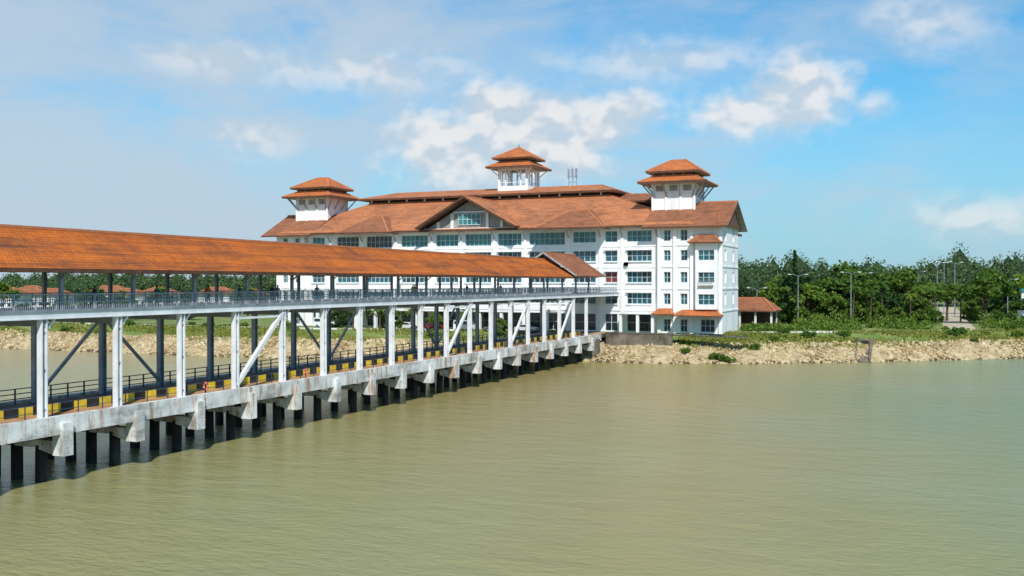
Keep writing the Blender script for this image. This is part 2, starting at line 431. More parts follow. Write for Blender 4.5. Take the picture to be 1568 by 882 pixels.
def lifebuoy(u,v,z):
    mb=MB(); n=24;k=8;R0=.27;r0=.07
    for i in range(n):
        for j in range(k):
            def P(i,j):
                a=2*math.pi*i/n;b=2*math.pi*j/k
                return (u+.1+r0*math.sin(b)*.8, v+(R0+r0*math.cos(b))*math.cos(a), z+(R0+r0*math.cos(b))*math.sin(a))
            mb.face([P(i,j),P(i+1,j),P(i+1,j+1),P(i,j+1)],1 if i%6==0 else 0)
    mb.box(u-.02,u+.02,v-.04,v+.04,z-.6,z+.42,0)
    mb.build('life_buoy',[M['red'],M['steel_white']],smooth=True)
lifebuoy(-56.3,V0+SP*2+3.1,5.3); lifebuoy(-56.3,V0+SP*4+4.0,5.3)

# ------------------------------------------------------------------ terminal building
bld=empty('ferry_terminal_building')
W=MB();G=MB();FR=MB()
def facade(org,dx,n,width,z0,z1,ops,depth=.4):
    org=Vector(org);dx=Vector(dx);n=Vector(n)
    P=lambda a,z,dd=0:(org+dx*a-n*dd)[:2]+(z,)
    xs=sorted({0,width}|{o[0] for o in ops}|{o[1] for o in ops}); zs=sorted({z0,z1}|{o[2] for o in ops}|{o[3] for o in ops})
    for i in range(len(xs)-1):
        for j in range(len(zs)-1):
            cx=(xs[i]+xs[i+1])/2;cz=(zs[j]+zs[j+1])/2
            if any(o[0]<cx<o[1] and o[2]<cz<o[3] for o in ops): continue
            W.face([P(xs[i],zs[j]),P(xs[i+1],zs[j]),P(xs[i+1],zs[j+1]),P(xs[i],zs[j+1])],0)
    for o in ops:
        a0,a1,b0,b1,nx,nz,k=o
        W.face([P(a0,b0),P(a0,b1),P(a0,b1,depth),P(a0,b0,depth)]);W.face([P(a1,b0),P(a1,b1),P(a1,b1,depth),P(a1,b0,depth)])
        W.face([P(a0,b0),P(a1,b0),P(a1,b0,depth),P(a0,b0,depth)]);W.face([P(a0,b1),P(a1,b1),P(a1,b1,depth),P(a0,b1,depth)])
        for i in range(nx):
            pa=a0+(a1-a0)*i/nx; pb=a0+(a1-a0)*(i+1)/nx
            G.face([P(pa,b0,depth),P(pb,b0,depth),P(pb,b1,depth),P(pa,b1,depth)],k if not(k==0 and random.random()<.2) else 2)
        dpt=depth-.05; w=.1
        for i in range(nx+1):
            a=a0+(a1-a0)*i/nx; a=min(max(a,a0+w/2),a1-w/2)
            FR.beam(P(a,b0,dpt),P(a,b1,dpt),w,.1,0,up=n)
        for j in range(nz+1):
            z=b0+(b1-b0)*j/nz; z=min(max(z,b0+w/2),b1-w/2)
            FR.beam(P(a0,z,dpt-.01),P(a1,z,dpt-.01),.1,w*.8,0,up=(0,0,1))
ROWS=[(21.9,24.05),(18.15,20.25),(14.05,16.15),(9.95,12.1)]
cols=[(-126.5,-123.2,3),(-120.0,-114.4,5),(-112.5,-106.2,6),(-103.9,-97.5,6),(-95.6,-90.4,5),(-88.8,-82.9,6),(-81.4,-76.2,5),(-74.5,-66.9,7),(-65.2,-60.5,4),(-58.6,-56.1,2),(-54.2,-49.3,5)]
ops=[]
for ci,(a,b_,n_) in enumerate(cols):
    for ri,(z0,z1) in enumerate(ROWS):
        k=1 if ri==0 else 0
        if ci in(1,2) and ri==0: k=2  # open galleries: dark panes stand in for the shade inside
        if ci==9 and ri==2: k=3
        zz0=z0-(.35 if ri==0 and ci<8 else 0)
        ops.append((a+128.1,b_+128.1,zz0,z1,n_,2,k))
    ops.append((a+128.1,b_+128.1,GZ+.15,8.0,max(2,n_//2),2,2))  # open arcade bays, their shade painted as dark panes
facade((-128.1,182,0),(1,0,0),(0,-1,0),128.1-47.7,GZ,24.9,ops)
T=MB()
for z in (8.75,12.9,17.05,21.1):
    T.box(-128,-47.75,181.86,182.05,z-.14,z+.14)
PIL=(-127.3,-121.6,-113.4,-105.1,-96.5,-89.6,-82.15,-75.3,-66.05,-59.5,-55.1,-48.2)
for u in PIL:
    T.box(u-.3,u+.3,181.74,182.05,GZ,24.5)
    T.beam((u,181.7,22.9),(u,180.5,24.5),.16,.18,1)
for a,b_,n_ in cols:
    for z0,z1 in ROWS[1:]:
        T.box(a-.15,b_+.15,181.7,182.03,z0-.16,z0-.02); T.box(a-.15,b_+.15,181.45,182.03,z1+.04,z1+.14)
random.seed(3)
for i in range(9):
    a=random.choice(PIL[3:]); z=random.choice((8.95,13.1,17.3))
    T.box(a+.45,a+1.25,181.35,181.8,z,z+.65,1)
W.box(-128.0,-47.8,182.6,222,GZ,24.8)
A=MB()
A.box(-122,-68,176.4,181.7,8.25,8.75,0)
A.box(-122,-68,176.3,176.5,8.75,9.55,0)
u=-121.5
while u<-68:
    A.box(u-.3,u+.3,176.6,177.2,GZ,8.25,0); u+=4.8
A.box(-54.8,-47.9,178.6,181.7,8.1,8.5,0)
for u in (-54.5,-51.2,-48.3): A.box(u-.25,u+.25,178.8,179.3,GZ,8.1,0)
A.build('arcade',[M['white']],bld)
def pavilion(u0,u1,mirror):
    w=u1-u0; vv=181.0
    def c(a,b_):
        return (w-b_,w-a) if mirror else (a,b_)
    o=[]
    full=w>9
    for z0,z1 in ROWS+[(GZ+.3,7.3)]:
        for a,b_,n_ in ((1.0,2.3,2),(4.2,5.5,2),(8.0,10.6,3)):
            if a>7 and (z0>6 or not full): continue
            x0,x1=c(a,b_); k=0 if z0>6 else 2
            o.append((x0,x1,z0,z1-.1,n_,2,k))
    facade((u0,vv,0),(1,0,0),(0,-1,0),w,GZ,24.9,o)
    if full:
        x0,x1=c(7.3,11.3); x0+=u0;x1+=u0
        o=[(.5,x1-x0-.5,z0,z1-.2,3,2,0) for z0,z1 in ROWS[1:]]
        facade((x0,179.7,0),(1,0,0),(0,-1,0),x1-x0,9.1,21.4,o,.3)
        W.face([(x0,179.7,9.1),(x0,181,9.1),(x0,181,21.4),(x0,179.7,21.4)]);W.face([(x1,179.7,9.1),(x1,181,9.1),(x1,181,21.4),(x1,179.7,21.4)])
        W.face([(x0,179.7,9.1),(x1,179.7,9.1),(x1,181,9.1),(x0,181,9.1)])
        T.box(x0+.6,x1-.6,179.2,179.68,13.4,13.55,1)
        for i in range(9): T.box(x0+.65+i*.33,x0+.69+i*.33,179.2,179.26,13.5,14.5,1)
        T.box(x0+.6,x1-.6,179.19,179.27,14.5,14.56,1)
    sd=[(a,a+1.6,z0,z1,2,2,0) for a in (3.0,10.8) for z0,z1 in ROWS]
    facade((u1,vv,0),(0,1,0),(1,0,0),16.5,GZ,24.9,sd)
    facade((u0,vv,0),(0,1,0),(-1,0,0),16.5,GZ,24.9,sd)
    W.face([(u0,197.5,GZ),(u1,197.5,GZ),(u1,197.5,24.9),(u0,197.5,24.9)])
    for x in c(3.2,6.4): T.box(u0+x-.3,u0+x+.3,180.6,181.05,GZ,24.6)
    T.box(u0-.15,u0+.5,180.75,181.05,GZ,24.6);T.box(u1-.5,u1+.15,180.75,181.05,GZ,24.6)
    for z in (8.75,12.9,17.05,21.1):
        T.box(u0+.55,u1-.55,180.85,181.03,z-.14,z+.14)
        T.box(u1,u1+.13,181.05,197.4,z-.14,z+.14)
pavilion(-47.7,-35.8,False); pavilion(-135.0,-128.1,True)
T.build('pilasters_and_bands',[M['white'],M['soffit']],bld)

RF_=MB() # 0 tile_b 1 fascia 2 soffit 3 ridge 4 dark tile 5 tower tile 6 white 7 brown panel 8 dark
RF_.frustum((-134,-40,180.0,225.6),24.95,(-120,-62,196,210),32.3,0,1,2,.4,3,True)
RF_.frustum((-122.6,-60.4,194.6,211.4),33.35,(-117,-66,202.8,203.2),35.2,0,1,2,.35,3)
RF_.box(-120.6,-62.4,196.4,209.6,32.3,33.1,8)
u=-120
while u<-62:
    RF_.box(u,u+.35,196.1,196.38,32.3,33.1,6); u+=4.65
RF_.frustum((-63,-52,195.5,210.5),31.0,(-62,-56,202,203),32.9,4,1,2,.3,3)
def gable_front(mb,uc_,hw,v0,v1,ze,zr,m,th=.4):
    for sgn in (1,-1):
        ue=uc_+sgn*hw
        q=[(ue,v0,ze),(ue,v1,ze),(uc_,v1,zr),(uc_,v0,zr)]
        if sgn<0:q=q[::-1]
        mb.face(q,m); mb.face([(x,y,z-th) for x,y,z in q][::-1],1)
        mb.face([(ue,v0,ze-th),(ue,v0,ze),(uc_,v0,zr),(uc_,v0,zr-th)],1)
        mb.face([(ue,v0,ze-th),(ue,v1,ze-th),(ue,v1,ze),(ue,v0,ze)],1)
    mb.beam((uc_,v0,zr+.05),(uc_,v1,zr+.05),.35,.25,3)
gable_front(RF_,-87.2,11.2,178.0,196.5,25.4,31.6,0)
RF_.face([(-97.0,181.0,24.9),(-77.4,181.0,24.9),(-77.4,181.0,25.3),(-87.2,181.0,30.9),(-97,181.0,25.3)],2)
RF_.box(-97.5,-76.9,180.4,181.2,24.6,25.25,6)
for uu,h in ((-91.2,28.3),(-83.2,28.3),(-94.4,26.6),(-80,26.6)):
    RF_.box(uu-.3,uu+.3,180.7,181.0,25.25,h,6)
RF_.box(-90.9,-83.5,180.72,180.95,28.35,28.65,6)
for a,b_ in ((-117.5,-104.6),(-71.8,-57.6)):
    RF_.frustum((a,b_,177.6,192),24.7,(a+5.4,b_-5.4,184.4,188),28.5,4,1,2,.35,3)
for a,b_ in ((-50.5,-34.3),(-138.2,-125.3)):
    vm=189.25
    for sgn in (1,-1):
        ve=vm+sgn*10.0
        q=[(a,ve,24.5),(b_,ve,24.5),(b_,vm,29.6),(a,vm,29.6)]
        if sgn>0:q=q[::-1]
        RF_.face(q,4); RF_.face([(x,y,z-.3) for x,y,z in q][::-1],2)
        RF_.face([(a,ve,24.2),(b_,ve,24.2),(b_,ve,24.5),(a,ve,24.5)],1)
        for uu in (a,b_): RF_.face([(uu,ve,24.1),(uu,ve,24.5),(uu,vm,29.6),(uu,vm,29.1)],1)
    RF_.beam((a,vm,29.65),(b_,vm,29.65),.35,.25,3)
    for uu in (a+.9,b_-.9): RF_.face([(uu,180.9,24.5),(uu,197.6,24.5),(uu,vm,29.1)],7)
RF_.frustum((-41.6,-35.6,178.6,181.3),21.5,(-40,-37.2,180.6,181.2),22.9,4,1,2,.2,3)
RF_.frustum((-44.0,-35.5,177.8,181.2),8.0,(-43,-36.5,180.4,181.1),8.9,5,1,2,.18,3)
RF_.frustum((-48.2,-44.4,178.2,181.0),8.2,(-47.4,-45.2,180.2,180.9),9.1,5,1,2,.18,3)
TW=MB()
def tower(uc_,vc):
    TW.box(uc_-4,uc_+4,vc-4,vc+4,24,33.6,0)
    for z in (27.6,31.2): TW.box(uc_-4.1,uc_+4.1,vc-4.1,vc+4.1,z,z+.22,0)
    for a in (-4.08,-1.4,1.4,4.08):
        TW.box(uc_+a-.22,uc_+a+.22,vc-4.22,vc-3.98,24,33.5,0); TW.box(uc_+3.98,uc_+4.22,vc+a-.22,vc+a+.22,24,33.5,0)
        TW.beam((uc_+a*.9,vc-4.1,30.6),(uc_+a*1.2,vc-6.0,33.2),.2,.24,1)
        TW.beam((uc_+4.1,vc+a*.9,30.6),(uc_+6.0,vc+a*1.2,33.2),.2,.24,1)
        TW.beam((uc_-4.1,vc+a*.9,30.6),(uc_-6.0,vc+a*1.2,33.2),.2,.24,1)
    for a in (-2.7,0,2.7):
        TW.box(uc_+a-.8,uc_+a+.8,vc-4.05,vc-3.9,31.8,32.9,1)
    RF_.frustum((uc_-6.5,uc_+6.5,vc-6.5,vc+6.5),33.55,(uc_-4.2,uc_+4.2,vc-4.2,vc+4.2),34.7,5,1,2,.35,3)
    TW.box(uc_-3.9,uc_+3.9,vc-3.9,vc+3.9,34.5,35.5,2)
    for a in (-3.95,-1.9,0,1.9,3.95):
        TW.box(uc_+a-.1,uc_+a+.1,vc-4.05,vc-3.85,34.6,35.5,1);TW.box(uc_+3.85,uc_+4.05,vc+a-.1,vc+a+.1,34.6,35.5,1)
    RF_.frustum((uc_-5.2,uc_+5.2,vc-5.2,vc+5.2),35.65,(uc_-1.5,uc_+1.5,vc-.15,vc+.15),38.2,5,1,2,.35,3)
tower(-46.2,190.5); tower(-129.6,190.5)
uc_,vc=-85.6,203.0
RF_.frustum((uc_-5.7,uc_+5.7,vc-5.7,vc+5.7),39.7,(uc_-3.4,uc_+3.4,vc-3.4,vc+3.4),40.9,5,1,2,.3,3)
TW.box(uc_-3.1,uc_+3.1,vc-3.1,vc+3.1,40.7,41.6,2)
RF_.frustum((uc_-4.6,uc_+4.6,vc-4.6,vc+4.6),41.75,(uc_-.3,uc_+.3,vc-.3,vc+.3),44.3,5,1,2,.3,3)
TW.tube((uc_,vc,44.2),(uc_,vc,45.2),.15,.05,8,2)
TW.box(uc_-3.6,uc_+3.6,vc-3.6,vc+3.6,33.8,35.5,0)
for sx,sy,dx_,dy_ in ((-3.3,-3.3,1,0),(3.3,-3.3,0,1),(3.3,3.3,-1,0),(-3.3,3.3,0,-1)):
    for t in (0,1.5,5.1):
        x=uc_+sx+dx_*t; y=vc+sy+dy_*t; w=.26 if t==0 else .12
        TW.box(x-w,x+w,y-w,y+w,35.5,39.5,0)
    TW.beam((uc_+sx,vc+sy,39.25),(uc_+sx+dx_*6.6,vc+sy+dy_*6.6,39.25),.25,.35,0)
    TW.beam((uc_+sx,vc+sy,36.3),(uc_+sx+dx_*6.6,vc+sy+dy_*6.6,36.3),.1,.1,0)
    pr=None
    for i in range(11):
        th=math.pi*i/10; a=3.3-math.cos(th)*1.8; z=37.5+math.sin(th)*1.6
        q=(uc_+sx+dx_*a,vc+sy+dy_*a,z)
        if pr: TW.beam(pr,q,.16,.18,0)
        pr=q
for sx in (-1,1):
    for sy in (-1,1): TW.beam((uc_+sx*3.3,vc+sy*3.3,37.6),(uc_+sx*5,vc+sy*5,39.5),.18,.2,0)
TW.build('towers',[M['white'],M['soffit'],M['brown_panel']],bld)
RF_.build('roofs',[M['tile_b'],M['fascia_brown'],M['soffit'],M['ridge'],M['tile_d'],M['tile_t'],M['white'],M['brown_panel'],M['dark']],bld,uv=True)
G.box(-89.7,-84.7,180.85,180.9,25.9,28.1,1)
for i in range(6): FR.box(-89.7+i*1.0-.06,-89.7+i*1.0+.06,180.76,180.84,25.9,28.1)
for z in (25.9,27,28.1): FR.box(-89.75,-84.65,180.74,180.83,z-.06,z+.06)
W.build('walls',[M['white']],bld); G.build('window_glass',[M['glass'],M['teal'],M['glassd'],M['redglass']],bld)
FR.build('window_frames',[M['frame']],bld)
an=MB()
for dx_ in (-.9,0,.9):
    an.tube((-73.5+dx_,205,34.5),(-73.5+dx_,205,39.2+.5*(dx_==0)),.09,.06,8)
    an.box(-73.5+dx_-.2,-73.5+dx_+.2,204.7,204.9,37.3,39.3)
an.beam((-74.5,205,36.3),(-72.5,205,36.3),.1,.1); an.beam((-74.5,205,37.6),(-72.5,205,37.6),.1,.1)
an.build('antenna_mast',[M['steel_grey']])

sh=empty('garden_shelter')
q=MB(); q.frustum((-41,-29.5,204,212.5),8.3,(-38,-32.5,208.1,208.4),10.9,0,1,2,.25,3)
q.build('roof',[M['tile_d'],M['fascia_brown'],M['soffit'],M['ridge']],sh,uv=True)
q=MB()
for u in (-40,-36.8,-33.6,-30.4):
    for v in (205,211.5): q.box(u-.2,u+.2,v-.2,v+.2,GZ,8.1)
q.box(-40,-30.4,211.2,211.4,GZ,8.0,1); q.box(-40,-30.4,205,205.2,GZ,5.6,1)
q.build('posts_and_walls',[M['white_dirty'],M['brown_panel']],sh)

q=MB()
q.box(-55.3,-43,172.2,173.2,1.5,4.75,0); q.box(-66.4,-55.2,166.8,168.6,.5,3.9,0); q.box(-55.4,-42.9,172.1,173.3,4.75,4.95,0)
for u in (-54,-51,-48,-45): q.box(u-.15,u+.15,172.0,172.25,1.5,4.7,0)
q.build('retaining_wall',[M['concrete']])
q=MB()
pu=np.arange(-42,60,3.0)
for a,b_ in zip(pu[:-1],pu[1:]):
    q.beam((a,coast(a)+17.5,GZ+.05),(b_,coast(b_)+17.5,GZ+.05),.3,.4)
pu=np.arange(-300,-68,4.0)
for a,b_ in zip(pu[:-1],pu[1:]):
    q.beam((a,coast(a)+18,GZ+.05),(b_,coast(b_)+18,GZ+.05),.3,.5)
q.build('promenade_kerb',[M['white_dirty']])
q=MB(); q.box(-190,-30,173.4,176.0,GZ-.1,GZ+.006); q.build('road',[M['asphalt']])
q=MB()
u=-189
while u<-32: q.box(u,u+2,174.6,174.75,GZ,GZ+.012); u+=5
q.build('road_markings',[M['steel_white']])
q=MB(); q.box(2,8,222,420,GZ-.1,GZ+.006); q.box(-18,-10,300,360,GZ-.1,GZ+.006)
q.build('path',[pmat('sandy_path',(.42,.34,.24),(.55,.47,.36),.4,.95,.2)])
q=MB()
u0=-11.5; c0=coast(u0)
for s_ in (-1.2,1.2): 
    q.beam((u0+s_,c0+.5,.3),(u0+s_,c0+8,3.0),.35,.9)
q.box(u0-1.5,u0+1.5,c0+7.6,c0+8.4,1.5,3.7,0); q.box(u0-.7,u0+.7,c0+7.5,c0+7.65,2.7,3.4,1)
q.beam((u0,c0-.1,0.0),(u0,c0+7.7,2.75),2.1,.3,0)
q.build('drain_outlet',[M['concrete'],M['pile']])

# ------------------------------------------------------------------ vegetation
def leaf_quads(P,size,stretch=1.4):
    n=len(P)
    a=rng.normal(size=(n,3)); a/=np.linalg.norm(a,axis=1)[:,None]
    b_=rng.normal(size=(n,3)); b_-= (a*b_).sum(1)[:,None]*a; b_/=np.linalg.norm(b_,axis=1)[:,None]
    s_=size*rng.uniform(.6,1.35,(n,1))
    V=np.stack([P-a*s_*stretch*.5,P+b_*s_*.5,P+a*s_*stretch*.5,P-b_*s_*.5],1).reshape(-1,3)
    F=np.arange(4*n).reshape(-1,4); return V,F
def shell(c,r,n,inner=.55):
    d_=rng.normal(size=(n,3)); d_/=np.linalg.norm(d_,axis=1)[:,None]
    t=rng.uniform(inner,1.05,(n,1))
    return np.array(c)+d_*t*np.array(r)
def tree_mesh(seed,h=8,r=3.2,low=.25,leaf=.42,n=2600,mat='leaf',nc=15):
    random.seed(seed)
    mb=MB()
    top=Vector((random.uniform(-.3,.3),random.uniform(-.3,.3),h*.55))
    mb.tube((0,0,-.2),top*.5,h*.028,h*.02,8); mb.tube(top*.5,top,h*.02,h*.012,8)
    cl=[]
    for i in range(nc):
        a=i*2.4+random.uniform(-.4,.4); rr=r*math.sqrt((i+.5)/nc)*random.uniform(.75,1.0)
        zz=h*(low+.12)+ (h*(1-low)-h*.2)*(1-(rr/r)**2)*random.uniform(.55,1.0)+random.uniform(0,.12)*h
        c=Vector((math.cos(a)*rr,math.sin(a)*rr,zz)); cl.append(c)
        st_=top*random.uniform(.45,.95); mb.tube(st_,c,h*.009,h*.003,5)
        if low<.2 and i%2: cl.append(Vector((c.x*.9,c.y*.9,h*random.uniform(.1,.3))))
    V,F=np.array(mb.v),mb.f
    P=np.concatenate([shell(c,(r*random.uniform(.28,.44),r*random.uniform(.28,.44),r*random.uniform(.2,.34)),n//len(cl),.3) for c in cl])
    LV,LF=leaf_quads(P,leaf)
    me=bpy.data.meshes.new('tree'); off=len(V)
    me.from_pydata(V.tolist()+LV.tolist(),[],[tuple(f) for f in F]+(LF+off).tolist())
    me.materials.append(M['bark']); me.materials.append(M[mat])
    me.polygons.foreach_set('material_index',[0]*len(F)+[1]*len(LF)); me.update(); return me
trees=[tree_mesh(1,low=.12,n=3000),tree_mesh(2,8,3.8,.3),tree_mesh(3,8,3.0,.05,n=3000),tree_mesh(4,8,3.4,.08,mat='leaf_dk',n=3000),tree_mesh(9,8,2.3,.35,n=1800,nc=11)]
def put_tree(u,v,h,k,wid=1.0,name='tree'):
    s_=h/8; link(name,trees[k],(u,v,hgt(u,v)-.05),random.uniform(0,6.28),(s_*wid,s_*wid,s_))
def XY(t,Y):
    X=t*Y; return (.9187*X-.395*Y,.395*X+.9187*Y)
random.seed(11)
TL=[(.252,214,2.6,2),(.262,224,5,3),(.268,216,2.6,0),(.275,232,9,0),(.284,226,7.5,3),(.294,236,13,3),(.303,224,10,2),(.312,230,12,0),(.322,238,12,3),(.331,224,8,2),(.340,232,13,1),(.352,226,7,0),(.362,250,10,4),
    (.372,226,5.5,2),(.383,236,9.5,3),(.393,224,4.5,2),(.402,246,11,1),(.414,224,7,2),(.424,262,8,1),(.444,245,10,4),(.468,232,4.5,2),(.484,226,11,1),(.495,221,4,0),
    (.512,240,6,2),(.53,226,7,1),(.34,280,14,3),(.305,300,13,3),(.375,300,13,0),(.41,310,13,3),(.27,285,10,1),(.288,265,12,2),(.452,300,9,1),(.49,310,12,3),(.52,295,13,0),(.55,250,8,1),(.58,270,9,0),(.62,300,10,2),(.355,262,9,2),(.325,262,11,2),(.433,225,3.5,2),(.398,272,10,3),(.47,268,7,0),(.505,262,9,3)]
for t,Y,h,k in TL:
    u,v=XY(t,Y); put_tree(u,v,h*random.uniform(.9,1.1),k,random.uniform(1.0,1.35))
for t,Y,h,k in ((-.46,250,6,0),(-.4,245,7,1),(-.33,250,6,3),(-.5,240,5,2),(-.27,262,8,1),(-.43,300,9,3),(-.36,310,9,0),(-.52,300,9,1)):
    u,v=XY(t,Y); put_tree(u,v,h,k,1.2)
for u,v,h,k in ((-112,170.6,4.5,3),(-100,171,5,0),(-76,171,4,2),(-90,170.8,3.5,1)):
    put_tree(u,v,h,k,1.1)
def conifer(u,v,h):
    mb=MB(); mb.tube((0,0,-.2),(0,0,h*.97),h*.014,.03,8)
    P=[]
    for i in range(2400):
        z=h*(.12+.88*random.random()**.8); rad=(1-z/h)*h*.13+.2
        lay=.65+.35*math.sin(z*6); a=random.uniform(0,6.28); rr=rad*lay*random.random()**.5
        P.append((math.cos(a)*rr,math.sin(a)*rr,z-.25*rr))
    LV,LF=leaf_quads(np.array(P),.32,2.0); off=len(mb.v)
    me=bpy.data.meshes.new('conifer_tree'); me.from_pydata(mb.v+LV.tolist(),[],list(mb.f)+(LF+off).tolist())
    me.materials.append(M['bark']); me.materials.append(M['leaf_dk'])
    me.polygons.foreach_set('material_index',[0]*len(mb.f)+[1]*len(LF)); me.update()
    link('conifer_tree',me,(u,v,GZ))
u,v=XY(.2885,223); conifer(u,v,16.8)
def palm_mesh(seed,h=6):
    random.seed(seed); mb=MB()
    lean=Vector((random.uniform(-.5,.5),random.uniform(-.3,.3),0)); pr=Vector((0,0,-.2))
    for i in range(1,7):
        q_=Vector((0,0,h*i/6))+lean*(i/6)**2; mb.tube(pr,q_,.2-.012*i,.19-.012*i,8,0,False); pr=q_
    for i in range(18):
        a=i*2.4; up=random.uniform(.1,1.1); L=random.uniform(1.9,2.6); prev=pr.copy()
        dirh=Vector((math.cos(a),math.sin(a),0)); side=Vector((-math.sin(a),math.cos(a),0))
        for j in range(1,9):
            t=j/8; q_=pr+dirh*(L*t)+Vector((0,0,up*L*t*.8-1.25*L*t*t*.7))
            mb.tube(prev,q_,.03,.02,4,1,False)
            for s_ in (-1,1):
                w=.62*math.sin(math.pi*min(1,t*.9+.1))
                tip=q_+side*(s_*w)+dirh*.25+Vector((0,0,-.22)); mb.face([prev,q_,tip],1)
            prev=q_
    me=bpy.data.meshes.new('palm_tree'); me.from_pydata(mb.v,[],mb.f); me.materials.append(M['bark']); me.materials.append(M['leaf'])
    me.polygons.foreach_set('material_index',mb.mi); me.update(); return me
pm=[palm_mesh(5,4.2),palm_mesh(6,7.5)]
for u,v,k in ((-107.5,168.9,0),(-104.5,169.3,0),(-101.2,168.8,0),(-83,171.2,0),(-94.5,170,0)):
    link('palm_tree',pm[k],(u,v,hgt(u,v)),random.uniform(0,6))
for t,Y,s_ in ((.348,221,1.1),(.366,222,1.0),(.378,230,1.25),(.407,222,.9),(.418,224,1.1),(.432,228,1.2),(.458,232,1.1),(.33,221,.8)):
    u,v=XY(t,Y); link('palm_tree',pm[1],(u,v,GZ),random.uniform(0,6),(s_,s_,s_))
def shrub_mesh(seed):
    random.seed(seed)
    P=np.concatenate([shell((random.uniform(-.7,.7),random.uniform(-.7,.7),random.uniform(.3,.8)),(.6,.6,.5),130,.2) for _ in range(5)])
    V,F=leaf_quads(P,.22); return fast_mesh('shrub',V,F,[M['leaf']])
sm=[shrub_mesh(1),shrub_mesh(2)]
random.seed(21)
for i in range(60):
    if i<36: u=random.uniform(-42,45); dd=random.choice([random.uniform(4,8),random.uniform(9,17),random.uniform(9,17),random.uniform(16,30)])
    else: u=random.uniform(-200,-70); dd=random.uniform(9,24)
    v=coast(u)+dd
    if v>170 and -140<u<-30: v=171
    s_=random.uniform(.5,1.4); link('shrub',sm[i%2],(u,v,hgt(u,v)-.1),random.uniform(0,6),(s_,s_,s_*random.uniform(.7,1.2)))
P=[]
for i in range(1900):
    u=random.uniform(-28,80); v=coast(u)+random.uniform(20,75)
    if 0<u<10: continue
    if math.sin(u*.33+v*.1)+math.sin(u*.11+v*.27)<-.5: continue
    if u<-26 and v<216: continue
    hh=random.choice((.5,.7,1.0,1.8))
    P.append(shell((u,v,GZ+hh*.7),(1.3,1.3,hh),26,.2))
for i in range(70):
    u=random.uniform(-34,-26); v=random.uniform(190,203); P.append(shell((u,v,GZ+.6),(1.0,1.0,.9),30,.2))
V,F=leaf_quads(np.concatenate(P),.38); link('undergrowth',fast_mesh('undergrowth',V,F,[M['leaf']]))
P=[]
for i in range(34000):
    if random.random()<.6: u=random.uniform(-43,75)
    else: u=random.uniform(-215,-66)
    dd=8.6+9.4*random.random()
    if random.random()<.05: dd=random.uniform(5,8.6)
    v=coast(u)+dd
    if math.sin(u*.21+dd*.6)+math.sin(u*.07+dd*.3+1)+random.uniform(-.8,.8)<-.7: continue
    P.append((u,v,hgt(u,v)))
P=np.array(P); n=len(P); h_=rng.uniform(.12,.5,(n,1)); a=rng.uniform(0,6.28,n); w=rng.uniform(.12,.3,(n,1))
dx_=np.stack([np.cos(a),np.sin(a),np.zeros(n)],1)
V=np.stack([P-dx_*w,P+dx_*w,P+dx_*w*.6+np.concatenate([rng.normal(0,.1,(n,2)),h_],1),P-dx_*w*.5+np.concatenate([rng.normal(0,.1,(n,2)),h_],1)],1).reshape(-1,3)
link('grass',fast_mesh('grass',V,np.arange(4*n).reshape(-1,4),[M['grassblade']]))
LP=[];CV_=[];CF=[]
line=[(-900,300,17),(-437,356,16),(-306,413,16),(-150,405,16),(-81,400,21),(-30,420,20),(34,450,21.5),(171,487,20),(420,540,18),(1000,640,18)]
random.seed(5)
for (a0,b0,h0),(a1,b1,h1) in zip(line[:-1],line[1:]):
    L=math.hypot(a1-a0,b1-b0); far=(a0<-440 or a1>200)
    N=int(L/(9 if far else 4.0))
    for row in range(3):
        for i in range(N):
            t=(i+random.random())/N; H=(h0+(h1-h0)*t)*random.uniform(.76,1.05)*(1-.2*(row==0))
            if random.random()<.07: H*=1.12
            H*=1+.05*math.sin((a0+(a1-a0)*t)*.06)+.04*math.sin((a0+(a1-a0)*t)*.21)
            u=a0+(a1-a0)*t; v=b0+(b1-b0)*t+(row-1)*9+random.uniform(-3,3)
            r_=random.uniform(2.8,6.4); zc=GZ+H*.6
            pts=shell((u,v,zc),(r_,r_,H*.4),60 if far else 220,.8)
            pts=np.concatenate([pts,shell((u+random.uniform(-2,2),v-1,GZ+H*.22),(r_,r_,H*.25),35,.6)])
            LP.append(pts)
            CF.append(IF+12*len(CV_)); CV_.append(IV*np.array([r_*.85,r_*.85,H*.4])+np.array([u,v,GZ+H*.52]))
V,F=leaf_quads(np.concatenate(LP),.7,1.3)
tl=empty('distant_trees')
link('foliage',fast_mesh('treeline_foliage',V,F,[M['leaf_far']]),parent=tl)
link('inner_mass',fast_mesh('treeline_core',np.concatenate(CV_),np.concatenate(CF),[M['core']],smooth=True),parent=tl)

def house(u,v,w,dp,h,rot):
    e=empty('house',(u,v,GZ)); e.rotation_euler=(0,0,rot)
    q=MB(); q.box(-w/2,w/2,-dp/2,dp/2,0,h,0)
    for i in range(int(w/3)): q.box(-w/2+1+i*3,-w/2+2.4+i*3,-dp/2-.05,-dp/2+.1,1.2,2.5,1)
    q.build('walls',[M['white'],M['glassd']],e)
    q=MB(); q.frustum((-w/2-1,w/2+1,-dp/2-1,dp/2+1),h,(-w/2+dp/2,w/2-dp/2,-.1,.1),h+dp*.3,0,1,2,.2,3); q.build('roof',[M['tile_d'],M['fascia_brown'],M['soffit'],M['ridge']],e,uv=True)
for t,Y,w,h in ((-.515,345,13,5.5),(-.49,370,12,6),(-.47,365,13,5),(-.36,360,12,5.5),(-.41,375,14,6),(-.39,368,11,5),(-.30,365,13,5.5),(-.27,375,12,5)):
    u,v=XY(t,Y); house(u,v,w,8,h,.25+.1*math.sin(t*40))

